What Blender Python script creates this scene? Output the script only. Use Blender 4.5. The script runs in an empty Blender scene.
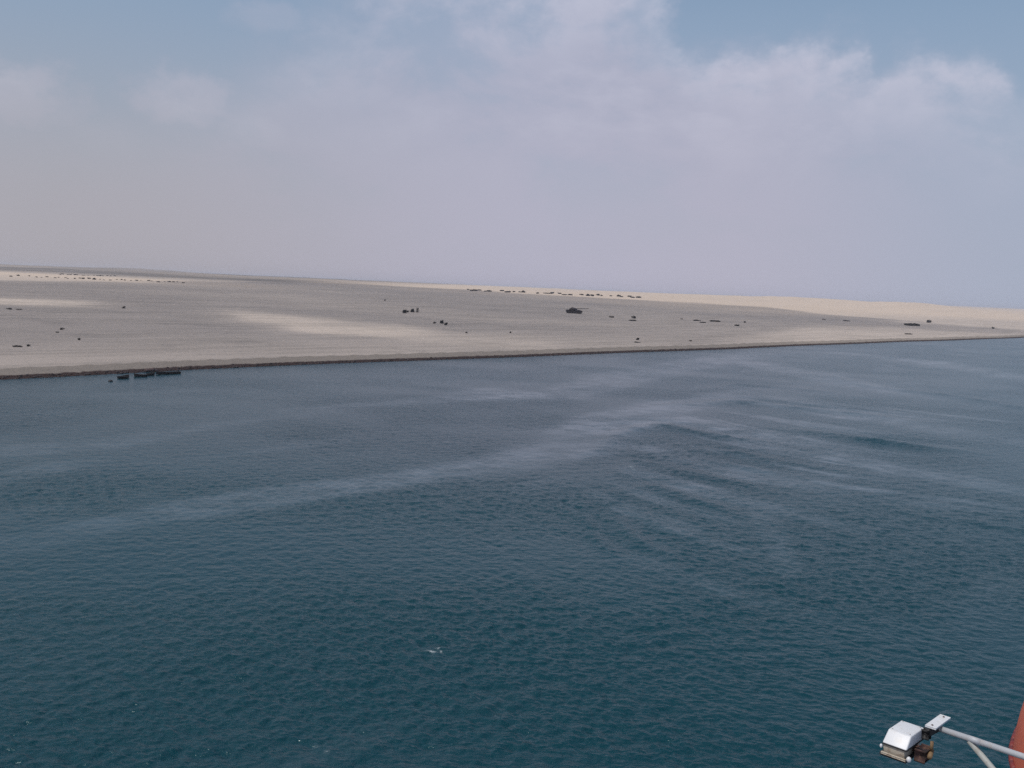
import bpy, bmesh, math, random
import numpy as np
from mathutils import Vector, Matrix, noise as mnoise

S = bpy.context.scene
COL = S.collection
rad = math.radians
random.seed(11)
rng = np.random.default_rng(7)

# ------------------------------------------------------------------ camera
CAM_H = 22.0
FPX = 1000.0
PITCH = math.atan(96.9 / FPX)
ROLL = rad(2.46)
fwd = Vector((0, math.cos(PITCH), -math.sin(PITCH)))
up0 = Vector((0, math.sin(PITCH), math.cos(PITCH)))
rt0 = Vector((1, 0, 0))
c_rt = (math.cos(ROLL) * rt0 + math.sin(ROLL) * up0)
c_up = (-math.sin(ROLL) * rt0 + math.cos(ROLL) * up0)
CAMP = Vector((0, 0, CAM_H))
cam = bpy.data.cameras.new('camera')
cam.sensor_width = 36.0
cam.lens = 36.0 * FPX / 1024.0
cam.clip_start = 0.1
cam.clip_end = 60000
camo = bpy.data.objects.new('camera', cam)
COL.objects.link(camo)
m = Matrix.Identity(4)
for i in range(3):
    m[i][0] = c_rt[i]; m[i][1] = c_up[i]; m[i][2] = -fwd[i]; m[i][3] = CAMP[i]
camo.matrix_world = m
S.camera = camo

def ray(px, py):
    return (fwd * FPX + c_rt * (px - 512.0) + c_up * (384.0 - py)) / FPX   # unit depth along the optical axis
def pix(px, py, depth):
    return CAMP + ray(px, py) * depth

# ------------------------------------------------------------------ exposure
S.render.engine = 'CYCLES'
S.view_settings.view_transform = 'Standard'
S.view_settings.look = 'None'
S.view_settings.exposure = 0.05
S.view_settings.gamma = 1.0
S.cycles.use_denoising = False
S.cycles.max_bounces = 6
S.cycles.transparent_max_bounces = 12
S.cycles.volume_bounces = 0
S.cycles.sample_clamp_direct = 2.0
S.cycles.sample_clamp_indirect = 2.0

# ------------------------------------------------------------------ sun and sky
SUN_EL, SUN_AZ = rad(61), rad(-122)
sun_dir = Vector((math.sin(SUN_AZ) * math.cos(SUN_EL), math.cos(SUN_AZ) * math.cos(SUN_EL), math.sin(SUN_EL)))
sl = bpy.data.lights.new('sun', 'SUN')
sl.energy = 3.0; sl.angle = rad(0.53); sl.color = (1.0, 0.95, 0.88)
so = bpy.data.objects.new('sun', sl)
so.rotation_euler = sun_dir.to_track_quat('Z', 'Y').to_euler()
so.location = (-200, -300, 900)
COL.objects.link(so)

W = bpy.data.worlds.new('World'); S.world = W; W.use_nodes = True
nt = W.node_tree; nt.nodes.clear()

class G:
    """tiny helper for writing node trees"""
    def __init__(s, nt): s.nt = nt
    def n(s, t, **kw):
        x = s.nt.nodes.new(t)
        for k, v in kw.items(): setattr(x, k, v)
        return x
    def set(s, sock, v):
        if hasattr(v, 'is_linked') or isinstance(v, bpy.types.NodeSocket): s.nt.links.new(v, sock)
        else: sock.default_value = v
    def m(s, op, a, b=None, c=None, clamp=False):
        x = s.n('ShaderNodeMath', operation=op); x.use_clamp = clamp
        s.set(x.inputs[0], a)
        if b is not None: s.set(x.inputs[1], b)
        if c is not None: s.set(x.inputs[2], c)
        return x.outputs[0]
    def smooth(s, v, a, b, lo=0.0, hi=1.0):
        x = s.n('ShaderNodeMapRange', interpolation_type='SMOOTHSTEP')
        s.set(x.inputs[0], v); s.set(x.inputs[1], a); s.set(x.inputs[2], b)
        s.set(x.inputs[3], lo); s.set(x.inputs[4], hi)
        return x.outputs[0]
    def mix(s, f, a, b, mode='MIX'):
        x = s.n('ShaderNodeMix', data_type='RGBA', blend_type=mode)
        s.set(x.inputs[0], f); s.set(x.inputs[6], a); s.set(x.inputs[7], b)
        return x.outputs[2]
    def noise(s, vec, scale, detail=4, rough=0.55, dist=0.0):
        x = s.n('ShaderNodeTexNoise')
        s.set(x.inputs['Vector'], vec)
        x.inputs['Scale'].default_value = scale; x.inputs['Detail'].default_value = detail
        x.inputs['Roughness'].default_value = rough; x.inputs['Distortion'].default_value = dist
        return x.outputs['Fac']
    def comb(s, x_, y_, z_=0.0):
        x = s.n('ShaderNodeCombineXYZ')
        s.set(x.inputs[0], x_); s.set(x.inputs[1], y_); s.set(x.inputs[2], z_)
        return x.outputs[0]
    def mapping(s, vec, scale=(1, 1, 1), rot=(0, 0, 0)):
        x = s.n('ShaderNodeMapping')
        s.set(x.inputs[0], vec); x.inputs['Scale'].default_value = scale; x.inputs['Rotation'].default_value = rot
        return x.outputs[0]
    def attr(s, name):
        x = s.n('ShaderNodeAttribute'); x.attribute_name = name
        return x.outputs['Fac']

def srgb(r, g, b, k=1.0):
    f = lambda c: ((c / 255 + 0.055) / 1.055) ** 2.4 if c > 10 else c / 255 / 12.92
    return (f(r) * k, f(g) * k, f(b) * k, 1.0)

SKY_STR = 0.1
g = G(nt)
sky = g.n('ShaderNodeTexSky', sky_type='NISHITA')
sky.sun_disc = False; sky.sun_elevation = SUN_EL; sky.sun_rotation = SUN_AZ
sky.air_density = 1.0; sky.dust_density = 2.2; sky.ozone_density = 1.5
tc = g.n('ShaderNodeTexCoord')
sep = g.n('ShaderNodeSeparateXYZ'); g.set(sep.inputs[0], tc.outputs['Generated'])
az = g.m('ARCTAN2', sep.outputs[0], sep.outputs[1])
el = g.m('ARCSINE', sep.outputs[2])
K = 1.0 / SKY_STR
sk = lambda r, gg, b: srgb(r, gg, b, K)
# clear air: the Nishita blue, paled by dust towards the horizon
clear = g.mix(g.smooth(el, 0.38, 0.24, 0.12, 0.62), sky.outputs[0], sk(138, 164, 190))
dustf = g.smooth(el, 0.33, -0.02)
hz_l = g.mix(g.smooth(az, -0.45, 0.05), sk(169, 165, 171), sk(177, 175, 191))
hz_col = g.mix(g.smooth(az, 0.18, 0.5), hz_l, sk(165, 172, 190))
# cloud bank whose top varies with bearing
fc = g.n('ShaderNodeFloatCurve')
aw = g.comb(az, el, 1.7)
wn = g.noise(aw, 7.0, 5, 0.6); wn2 = g.noise(g.comb(el, az, 4.4), 16.0, 4, 0.6)
azw = g.m('ADD', az, g.m('ADD', g.m('MULTIPLY', g.m('SUBTRACT', wn, 0.5), 0.11), g.m('MULTIPLY', g.m('SUBTRACT', wn2, 0.5), 0.07)))
g.set(fc.inputs[1], g.m('MULTIPLY_ADD', azw, 1 / 1.4, 0.5, clamp=True))
def azel(px, py):
    d = ray(px, py).normalized()
    return math.atan2(d.x, d.y), math.asin(d.z)
pts = []
for px, py in [(-60, 120), (0, 140), (60, 155), (120, 145), (190, 115), (225, 92), (262, 66), (300, 30), (345, 0), (400, -35), (480, -30), (610, -40), (660, -12), (690, 22), (714, 46),
               (725, 46), (740, 42), (778, 50), (795, 34), (838, 30), (868, 62), (895, 50), (935, 62), (985, 78), (1024, 110), (1100, 140), (1180, 100)]:
    a, e = azel(px, py)
    pts.append((a / 1.4 + 0.5, e / 0.4))
cv = fc.mapping.curves[0]
cv.points[0].location = (0.0, pts[0][1]); cv.points[1].location = (1.0, pts[-1][1])
for p in pts: cv.points.new(*p)
fc.mapping.extend = 'HORIZONTAL'
fc.mapping.update()
top = g.m('MULTIPLY', fc.outputs[0], 0.4)
ae = g.comb(az, g.m('MULTIPLY', el, 1.35), 3.1)
n1 = g.noise(ae, 9.0, 6, 0.58, 0.15)
n2 = g.noise(ae, 26.0, 5, 0.6)
nn = g.m('ADD', g.m('MULTIPLY', g.m('SUBTRACT', n1, 0.5), 0.10), g.m('MULTIPLY', g.m('SUBTRACT', n2, 0.5), 0.055))
h_in = g.m('ADD', g.m('SUBTRACT', top, el), nn)           # > 0 inside the bank, in radians below its top
softl = g.smooth(az, -0.20, 0.20)                        # feathery on the left, crisper heads on the right
bw = g.smooth(h_in, -0.055, 0.075); bc = g.smooth(h_in, -0.018, 0.038)
body = g.m('ADD', g.m('MULTIPLY', bw, g.m('SUBTRACT', 1.0, softl)), g.m('MULTIPLY', bc, softl))
# loose puffs of their own
def puff(px, py, ra, re):
    a, e = azel(px, py)
    da = g.m('DIVIDE', g.m('SUBTRACT', az, a), ra); de = g.m('DIVIDE', g.m('SUBTRACT', el, e), re)
    r2 = g.m('ADD', g.m('MULTIPLY', da, da), g.m('MULTIPLY', de, de))
    return g.smooth(g.m('ADD', g.m('SQRT', r2), g.m('MULTIPLY', g.m('SUBTRACT', n2, 0.5), 2.0)), 1.15, 0.25)
pf = puff(6, 88, 0.060, 0.036)
for pp, kk in (((184, 102, 0.055, 0.034), 1.0), ((250, 128, 0.045, 0.024), .8), ((318, 86, 0.07, 0.022), .7), ((270, 18, 0.05, 0.018), .5), ((40, 112, .05, .02), .6), ((110, 140, 0.06, 0.024), .5)):
    pf = g.m('MAXIMUM', pf, g.m('MULTIPLY', puff(*pp), kk))
# broken cloud higher up, outside the frame
hi = g.m('MULTIPLY', g.smooth(g.noise(g.mapping(tc.outputs['Generated'], (1, 1, 1.6)), 3.0, 6, 0.6), 0.54, 0.70), g.smooth(el, 0.36, 0.5))
cov = g.m('MAXIMUM', g.m('MAXIMUM', g.m('MULTIPLY', body, 0.96), pf), hi)
# small thin gaps and relief in the bank
n3 = g.noise(g.comb(az, g.m('MULTIPLY', el, 1.7), 9.0), 6.0, 6, 0.6, 0.2)
edge = g.m('MULTIPLY', g.smooth(h_in, -0.01, 0.02), g.smooth(h_in, 0.11, 0.015))
bright = g.m('MULTIPLY', g.m('MAXIMUM', g.m('MULTIPLY', edge, g.smooth(n2, 0.35, 0.65, 0.5, 1.0)), g.m('MULTIPLY', g.smooth(n3, 0.48, 0.70), 0.65)), g.smooth(az, -0.5, 0.18, 0.22, 1.0))
bright = g.m('MAXIMUM', g.m('MULTIPLY', bright, g.smooth(el, 0.05, 0.18)), g.m('MULTIPLY', pf, g.smooth(n2, 0.3, 0.7, 0.35, 1.0)))
c_base = g.mix(g.smooth(az, 0.18, 0.5), sk(167, 172, 193), sk(155, 170, 193))
ccol = g.mix(bright, c_base, sk(194, 196, 213))
ccol = g.mix(g.m('MULTIPLY', hi, 0.8), ccol, sk(172, 178, 190))
thin = g.smooth(n3, 0.54, 0.36, 0.0, 0.62)
cov = g.m('MULTIPLY', g.m('MULTIPLY', cov, g.m('SUBTRACT', 1.0, thin)), g.smooth(az, -0.34, 0.08, 0.62, 1.0))
col = g.mix(cov, clear, ccol)
col = g.mix(g.m('MULTIPLY', dustf, 0.97), col, hz_col)
bg = g.n('ShaderNodeBackground'); g.set(bg.inputs[0], col); bg.inputs[1].default_value = SKY_STR
wo = g.n('ShaderNodeOutputWorld'); nt.links.new(bg.outputs[0], wo.inputs[0])

# ------------------------------------------------------------------ materials
def mat(name):
    mm = bpy.data.materials.new(name); mm.use_nodes = True
    t = mm.node_tree; b = t.nodes['Principled BSDF']
    return mm, G(t), b
def simple(name, colr, rough=0.6, var=0.25, scale=6.0, metal=0.0, bump=0.0, dirt=None, dirt_amt=0.5):
    mm, q, b = mat(name)
    tcn = q.n('ShaderNodeTexCoord').outputs['Object']
    nz = q.noise(tcn, scale, 5, 0.6)
    lo = tuple(c * (1 - var) for c in colr[:3]) + (1,); hi_ = tuple(min(1, c * (1 + var)) for c in colr[:3]) + (1,)
    cc = q.mix(nz, lo, hi_)
    if dirt:
        cc = q.mix(q.m('MULTIPLY', q.smooth(q.noise(tcn, scale * 2.3, 6, 0.65), 0.5, 0.68), dirt_amt), cc, dirt)
    q.set(b.inputs['Base Color'], cc)
    b.inputs['Roughness'].default_value = rough; b.inputs['Metallic'].default_value = metal
    if bump:
        bp = q.n('ShaderNodeBump'); bp.inputs['Strength'].default_value = 0.6; bp.inputs['Distance'].default_value = bump
        q.set(bp.inputs['Height'], nz); q.set(b.inputs['Normal'], bp.outputs[0])
    return mm

# ------------------------------------------------------------------ object helpers
def tag(o, label=None, cat=None, group=None, kind=None):
    if label: o['label'] = label
    if cat: o['category'] = cat
    if group: o['group'] = group
    if kind: o['kind'] = kind
    return o
def link(name, me, material=None, parent=None, smooth=False):
    o = bpy.data.objects.new(name, me); COL.objects.link(o)
    if material: me.materials.append(material)
    if parent: o.parent = parent
    if smooth: me.polygons.foreach_set('use_smooth', np.ones(len(me.polygons), dtype=bool))
    return o
def bobj(name, bm, material, parent=None, smooth=False):
    me = bpy.data.meshes.new(name)
    bmesh.ops.recalc_face_normals(bm, faces=bm.faces[:])
    bm.to_mesh(me); bm.free()
    return link(name, me, material, parent, smooth)
def empty(name, loc, rz=0.0):
    o = bpy.data.objects.new(name, None); COL.objects.link(o)
    o.location = loc; o.rotation_euler = (0, 0, rz); o.empty_display_size = 0.2
    return o
def box(bm, c, s, bevel=0.0, rot=None, taper=None):
    r = bmesh.ops.create_cube(bm, size=1.0)
    vs = r['verts']
    for v in vs:
        t = 1.0
        if taper and v.co.z > 0: v.co.x *= taper[0]; v.co.y *= taper[1]
        v.co = Vector((v.co.x * s[0], v.co.y * s[1], v.co.z * s[2]))
        if rot: v.co = rot @ v.co
        v.co += Vector(c)
    if bevel:
        es = list({e for v in vs for e in v.link_edges})
        bmesh.ops.bevel(bm, geom=es, offset=bevel, segments=2, affect='EDGES', profile=0.5)
def tube(bm, p0, p1, r0, r1=None, seg=14, cap=True):
    p0, p1 = Vector(p0), Vector(p1); r1 = r0 if r1 is None else r1
    z = (p1 - p0).normalized(); q = z.to_track_quat('Z', 'Y')
    ring = []
    for p, r in ((p0, r0), (p1, r1)):
        ring.append([bm.verts.new(p + q @ Vector((math.cos(2 * math.pi * k / seg) * r, math.sin(2 * math.pi * k / seg) * r, 0))) for k in range(seg)])
    for k in range(seg):
        bm.faces.new((ring[0][k], ring[0][(k + 1) % seg], ring[1][(k + 1) % seg], ring[1][k]))
    if cap:
        bm.faces.new(ring[0][::-1]); bm.faces.new(ring[1])
def np_mesh(name, V, F, attrs=None):
    me = bpy.data.meshes.new(name)
    n, k = len(V), F.shape[1]
    me.vertices.add(n); me.vertices.foreach_set('co', V.astype(np.float32).ravel())
    me.loops.add(F.size); me.loops.foreach_set('vertex_index', F.astype(np.int32).ravel())
    me.polygons.add(len(F))
    me.polygons.foreach_set('loop_start', (np.arange(len(F)) * k).astype(np.int32))
    try: me.polygons.foreach_set('loop_total', np.full(len(F), k, np.int32))
    except Exception: pass
    me.update(calc_edges=True)
    for nm, a in (attrs or {}).items():
        at = me.attributes.new(nm, 'FLOAT', 'POINT'); at.data.foreach_set('value', a.astype(np.float32).ravel())
    me.validate()
    return me
def grid_faces(nr, nc):
    i = np.arange(nr - 1)[:, None] * nc + np.arange(nc - 1)[None, :]
    return np.stack([i, i + 1, i + nc + 1, i + nc], -1).reshape(-1, 4)

# smooth value noise on arrays
_perm = rng.random((256, 256))
def vnoise(x, y):
    xi = np.floor(x).astype(int); yi = np.floor(y).astype(int); fx = x - xi; fy = y - yi
    fx = fx * fx * (3 - 2 * fx); fy = fy * fy * (3 - 2 * fy)
    a = _perm[xi & 255, yi & 255]; b = _perm[(xi + 1) & 255, yi & 255]
    c = _perm[xi & 255, (yi + 1) & 255]; d = _perm[(xi + 1) & 255, (yi + 1) & 255]
    return (a * (1 - fx) + b * fx) * (1 - fy) + (c * (1 - fx) + d * fx) * fy - 0.5
def fbm(x, y, o=4):
    s = 0.0; a = 1.0
    for k in range(o):
        s = s + a * vnoise(x * 2 ** k + 17.3 * k, y * 2 ** k - 9.1 * k); a *= 0.5
    return s
def sstep(x, a, b):
    t = np.clip((x - a) / (b - a), 0, 1); return t * t * (3 - 2 * t)

# ------------------------------------------------------------------ lie of the land
CAN = rad(40.6)                                    # bearing of the canal
dv = np.array([math.sin(CAN), math.cos(CAN)])      # along the canal
nv = np.array([-math.cos(CAN), math.sin(CAN)])     # from the water towards the land
SHORE = 206.0
PU = np.array([-400, -30, -6, 0, 3.0, 6.5, 40, 120, 250, 450, 800, 1500, 3000, 6000, 12000.])
PZ = np.array([-4, -3, -0.9, 0, 0.6, 1.55, 2.3, 4.6, 8.0, 11.5, 14.6, 17.6, 19.6, 20.8, 21.2])
def uv_of(x, y):
    u = nv[0] * x + nv[1] * y - SHORE; v = dv[0] * x + dv[1] * y
    return u + np.interp(v, [-300, 55, 90, 130, 210], [8, 8, 6, 2.4, 0]) - 1.2 * np.sin(v / 70.0) - 0.8 * np.sin(v / 23.0 + 1), v
def land_z(x, y):
    x = np.asarray(x, float); y = np.asarray(y, float)
    u, v = uv_of(x, y)
    z = np.interp(u, PU, PZ)
    w = sstep(u, 8, 60)
    z = z + w * (0.30 * fbm(x / 28, y / 28, 3) + np.minimum(1.0 + u / 900, 2.2) * 0.8 * fbm(x / 190 + 5, y / 190, 3))
    z = z + 0.16 * sstep(u, 2, 8) * fbm(x / 5, y / 5, 2)
    # pale dunes down the canal on the right
    r = sstep(v, 700, 1100) * sstep(u, 150, 420)
    z = z + sstep(y, 1300, 2200) * (2.2 * fbm(x / 120, y / 300, 4) + 1.5 * np.maximum(fbm(x / 60 + 9, y / 200, 2), 0))
    z = z + r * (2.5 + 3.0 * fbm(u / 170 + 3, v / 260, 4))
    gx, gy = (x - 600) / 270, (y - 1800) / 260
    z = z + (11.0 + 4.0 * fbm(x / 55, y / 90, 3)) * np.exp(-gx * gx - gy * gy)
    gx, gy = (x - 330) / 300, (y - 2100) / 220
    z = z + 4.0 * np.exp(-gx * gx - gy * gy)
    # low far hill on the left
    gx, gy = (x + 1500) / 260, (y - 4000) / 300
    z = z + 7.0 * np.exp(-gx * gx - gy * gy)
    return z
def ground_at(px, py):
    """where the sight line through a picture point meets the land"""
    d = ray(px, py); t = np.concatenate([np.arange(150, 900, 0.5), np.arange(900, 6000, 4.0)])
    X, Y, Z = d.x * t, d.y * t, CAM_H + d.z * t
    below = np.nonzero((Z < land_z(X, Y)) & (uv_of(X, Y)[0] > -2))[0]
    k = below[0] if len(below) else len(t) - 1
    return Vector((X[k], Y[k], float(land_z(X[k], Y[k])))), float(t[k])
def water_at(px, py):
    d = ray(px, py); t = -CAM_H / d.z
    return Vector((d.x * t, d.y * t, 0.0)), t

def polar(angles, radii):
    A, R = np.meshgrid(angles, radii)
    return R * np.sin(A), R * np.cos(A)
ang = np.concatenate([np.radians(np.linspace(-110, -33, 90, endpoint=False)), np.radians(np.linspace(-33, 33, 1050, endpoint=False)), np.radians(np.linspace(33, 110, 90))])

# sandy plain, one sheet out to the horizon
rr = [170.0]
while rr[-1] < 8500:
    r = rr[-1]; rr.append(r + max(0.55, min(r * r / 9000.0 * 0.6, 0.02 * r)))
X, Y = polar(ang, np.array(rr))
Z = land_z(X, Y)
U, V_ = uv_of(X, Y)
# soil patches: dark gravel and scrub plain far out; sunlit tone of dunes and strips put into paler sand
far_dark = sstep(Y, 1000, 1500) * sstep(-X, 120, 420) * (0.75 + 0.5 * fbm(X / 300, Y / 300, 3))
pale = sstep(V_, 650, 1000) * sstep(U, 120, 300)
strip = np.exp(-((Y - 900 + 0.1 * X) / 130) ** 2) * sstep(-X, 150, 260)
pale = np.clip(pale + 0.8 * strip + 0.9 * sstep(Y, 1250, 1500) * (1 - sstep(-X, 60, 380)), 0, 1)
Vt = np.stack([X, Y, Z], -1).reshape(-1, 3)
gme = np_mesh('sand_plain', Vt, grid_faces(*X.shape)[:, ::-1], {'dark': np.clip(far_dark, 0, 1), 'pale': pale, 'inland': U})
sand, q, b = mat('desert_sand')
geo = q.n('ShaderNodeNewGeometry').outputs['Position']
sp = q.n('ShaderNodeSeparateXYZ'); q.set(sp.inputs[0], geo)
zc = sp.outputs[2]
along = q.mapping(geo, (1, 1, 0.2), (0, 0, 0))
rotd = q.mapping(geo, (1, 1, 1), (0, 0, -(math.pi / 2 - CAN)))   # x runs along the canal
st = q.mapping(rotd, (0.12, 1, 1))
big = q.noise(q.mapping(rotd, (0.35, 1, 1)), 0.016, 5, 0.6)
med = q.noise(st, 0.16, 5, 0.62)
fine = q.noise(geo, 0.5, 5, 0.7)
pebb = q.noise(geo, 1.6, 3, 0.6)
cc = q.mix(big, (0.355, 0.306, 0.272, 1), (0.475, 0.406, 0.352, 1))
cc = q.mix(q.smooth(med, 0.42, 0.66, 0.0, 0.42), cc, (0.225, 0.198, 0.172, 1))
cc = q.mix(q.smooth(fine, 0.54, 0.72, 0.0, 0.36), cc, (0.19, 0.168, 0.148, 1))
cc = q.mix(q.smooth(pebb, 0.66, 0.74, 0.0, 0.35), cc, (0.12, 0.108, 0.095, 1))
lng = q.noise(q.mapping(rotd, (0.07, 1, 1)), 0.25, 4, 0.65)
cc = q.mix(q.smooth(lng, 0.56, 0.68, 0.0, 0.20), cc, (0.20, 0.172, 0.152, 1))
cc = q.mix(q.smooth(lng, 0.44, 0.34, 0.0, 0.20), cc, (0.46, 0.40, 0.345, 1))
mot = q.noise(geo, 0.045, 6, 0.68)
cc = q.mix(q.smooth(mot, 0.52, 0.70, 0.0, 0.36), cc, (0.215, 0.190, 0.172, 1))
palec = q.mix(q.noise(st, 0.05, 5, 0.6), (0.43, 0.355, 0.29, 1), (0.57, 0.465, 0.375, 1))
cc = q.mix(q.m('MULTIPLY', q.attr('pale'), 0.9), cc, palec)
cc = q.mix(q.m('MULTIPLY', q.attr('dark'), 0.95), cc, q.mix(fine, (0.070, 0.067, 0.068, 1), (0.115, 0.107, 0.104, 1)))
# raw bank face and the wet foot of the bank
inl = q.attr('inland')
facem = q.m('MULTIPLY', q.smooth(q.m('ADD', inl, q.m('MULTIPLY', fine, 1.5)), 8.0, 7.2), 0.85)
cc = q.mix(facem, cc, q.mix(fine, (0.175, 0.150, 0.130, 1), (0.245, 0.212, 0.18, 1)))
wet = q.smooth(q.m('ADD', zc, q.m('MULTIPLY', q.m('SUBTRACT', fine, 0.5), 0.5)), 0.62, 0.42)
cc = q.mix(wet, cc, (0.040, 0.024, 0.021, 1))
q.set(b.inputs['Base Color'], cc); b.inputs['Roughness'].default_value = 0.95
b.inputs['Specular IOR Level'].default_value = 0.15
bp = q.n('ShaderNodeBump'); bp.inputs['Distance'].default_value = 0.6; bp.inputs['Strength'].default_value = 0.7
q.set(bp.inputs['Height'], q.m('ADD', fine, q.m('MULTIPLY', med, 0.8))); q.set(b.inputs['Normal'], bp.outputs[0])
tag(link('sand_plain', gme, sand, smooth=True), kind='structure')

# ------------------------------------------------------------------ canal water
rows = CAM_H * FPX / np.concatenate([np.linspace(900, 480, 160, endpoint=False), np.linspace(480, 20, 700, endpoint=False), np.linspace(20, 2.6, 30)])
rows = np.concatenate([np.linspace(4, rows[0], 12, endpoint=False), rows])
X, Y = polar(ang, rows)
R = np.hypot(X, Y)
dr = np.gradient(rows)[:, None] * np.ones_like(X)
H = np.zeros_like(X)
NW = 84
for k in range(NW):
    lam = 0.34 * (3.6 / 0.34) ** (rng.random() ** 1.5)
    th = rad(rng.normal(8, 50)); kx, ky = math.sin(th), -math.cos(th)
    a = 0.160 * math.sqrt(2.0 / NW) * lam / (2 * math.pi) * (1.0 if lam < 1.6 else 0.6)
    sp_ = dr * np.maximum(abs((X * kx + Y * ky) / R), 0.15)
    wgt = sstep(lam / sp_, 2.2, 4.5)
    ph = 2 * math.pi / lam * (X * kx + Y * ky) + rng.random() * 6.28
    s = np.sin(ph)
    H += wgt * a * (s + 0.25 * np.cos(2 * ph))
gust = 0.42 + 0.95 * sstep(fbm(X / 26 + 3, Y / 20, 5), -0.5, 0.55)
# wake left by the ship: smooth slicks and swell crests, as polylines on the water
def curve(pix_pts):
    P = [water_at(*p)[0] for p in pix_pts]
    return np.array([[p.x, p.y] for p in P])
T_ = [None]
def dist_to(poly, vals=None):
    """distance to a polyline, side sign, and a value interpolated along it"""
    best = np.full(X.shape, 1e9); sd = np.zeros_like(X); tv = np.zeros_like(X); pa = np.zeros_like(X)
    for i in range(len(poly) - 1):
        a, c = poly[i], poly[i + 1]; ab = c - a; L2 = ab @ ab
        t = np.clip(((X - a[0]) * ab[0] + (Y - a[1]) * ab[1]) / L2, 0, 1)
        dx = X - a[0] - t * ab[0]; dy = Y - a[1] - t * ab[1]
        d = np.hypot(dx, dy); m_ = d < best
        best = np.where(m_, d, best); sd = np.where(m_, np.sign(ab[0] * dy - ab[1] * dx), sd)
        pa = np.where(m_, i + t, pa)
    if vals is not None: tv = np.interp(pa, np.arange(len(vals)), vals)
    T_[0] = pa
    return best, sd, tv
wob = 2.2 * fbm(X / 14, Y / 14, 3)
slick = np.zeros_like(X)
SL = [  # points, half width (m) at each, strength at each
    ([(-40, 556), (120, 521), (260, 498), (400, 480), (520, 461), (580, 444), (618, 421), (680, 404), (745, 393)], [3, 3.2, 3.8, 4.2, 5, 6.5, 8, 7, 5], [.35, .5, .6, .75, .95, 1, .95, .7, .3]),
    ([(290, 411), (440, 399), (505, 394), (560, 396), (620, 378), (680, 366), (760, 354)], [3, 5, 11, 7, 9, 10, 9], [.2, .5, .9, .6, .6, .6, .3]),
    ([(-20, 452), (90, 446), (250, 420), (330, 410)], [4, 4, 3, 3], [.35, .4, .25, .15]),
    ([(-20, 482), (40, 470), (100, 458)], [2.5, 3, 2], [.25, .35, .1]),
    ([(660, 412), (720, 428), (790, 440), (870, 452)], [4, 6, 6, 4], [.5, .75, .7, .2]),
    ([(640, 446), (700, 462), (760, 474), (830, 492)], [2.5, 3, 3, 2.5], [.4, .6, .5, .2]),
    ([(632, 470), (690, 486), (770, 508), (860, 530)], [2, 2.4, 2.4, 2], [.5, .65, .5, .15]),
    ([(730, 360), (800, 372), (860, 386), (930, 398)], [9, 10, 9, 7], [.3, .55, .5, .2]),
    ([(790, 398), (860, 416), (950, 432), (1040, 446)], [6, 6, 6, 5], [.3, .5, .45, .3]),
    ([(820, 452), (900, 470), (960, 480), (1040, 496)], [4, 4, 4, 3], [.3, .5, .4, .3]),
    ([(850, 354), (930, 362), (1030, 380)], [12, 12, 12], [.3, .4, .3]),
    ([(755, 505), (775, 540), (790, 575)], [1.2, 1.3, 1.0], [.3, .3, .1]),
    ([(640, 560), (720, 590), (820, 618)], [1.5, 1.6, 1.4], [.15, .25, .1]),
]
rs = random.Random(5)
for i in range(20):                       # thin curved streaks fanning out behind the turning ship
    t_ = i / 19; sx = 585 + 165 * t_ + rs.uniform(-12, 12); sy = 492 - 102 * t_ + rs.uniform(-5, 5)
    k_ = 0.36 - 0.23 * t_ + rs.uniform(-.03, .03); L = rs.uniform(110, 190) + 90 * t_
    pp = [(sx + L * q_, sy + k_ * L * (1.25 * q_ - .35 * q_ * q_)) for q_ in (0, .2, .45, .7, 1)]
    w0 = rs.uniform(.5, 1.1) * (1 + 1.3 * t_)
    g_ = rs.uniform(.5, .95)
    SL.append((pp, [w0 * .7, w0, w0 * 1.2, w0, w0 * .6], [.1, g_ * (.45 + .55 * t_), g_ * (.5 + .4 * t_), g_ * .6, 0]))
for i in range(8):                        # long streaks out to the right
    sx = rs.uniform(780, 900); sy = rs.uniform(362, 500); L = rs.uniform(90, 200)
    pp = [(sx + L * q_, sy + .13 * L * q_ + 2 * math.sin(3 * q_ + i)) for q_ in (0, .3, .6, 1)]
    w0 = rs.uniform(1.0, 2.4); g_ = rs.uniform(.3, .6)
    SL.append((pp, [w0 * .7, w0, w0, w0 * .6], [0, g_, g_, 0]))
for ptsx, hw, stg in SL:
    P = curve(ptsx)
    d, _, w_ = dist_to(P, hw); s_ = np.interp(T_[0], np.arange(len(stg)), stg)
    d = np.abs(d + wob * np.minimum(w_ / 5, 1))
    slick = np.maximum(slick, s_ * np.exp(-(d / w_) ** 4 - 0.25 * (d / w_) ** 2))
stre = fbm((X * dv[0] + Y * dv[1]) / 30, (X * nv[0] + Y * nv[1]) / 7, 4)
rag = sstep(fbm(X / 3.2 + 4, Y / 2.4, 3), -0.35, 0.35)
slick = np.clip(slick * (0.85 + 0.9 * stre) * (0.55 + 0.65 * rag) + 0.16 * sstep(stre, 0.25, 0.7), 0, 1)
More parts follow.
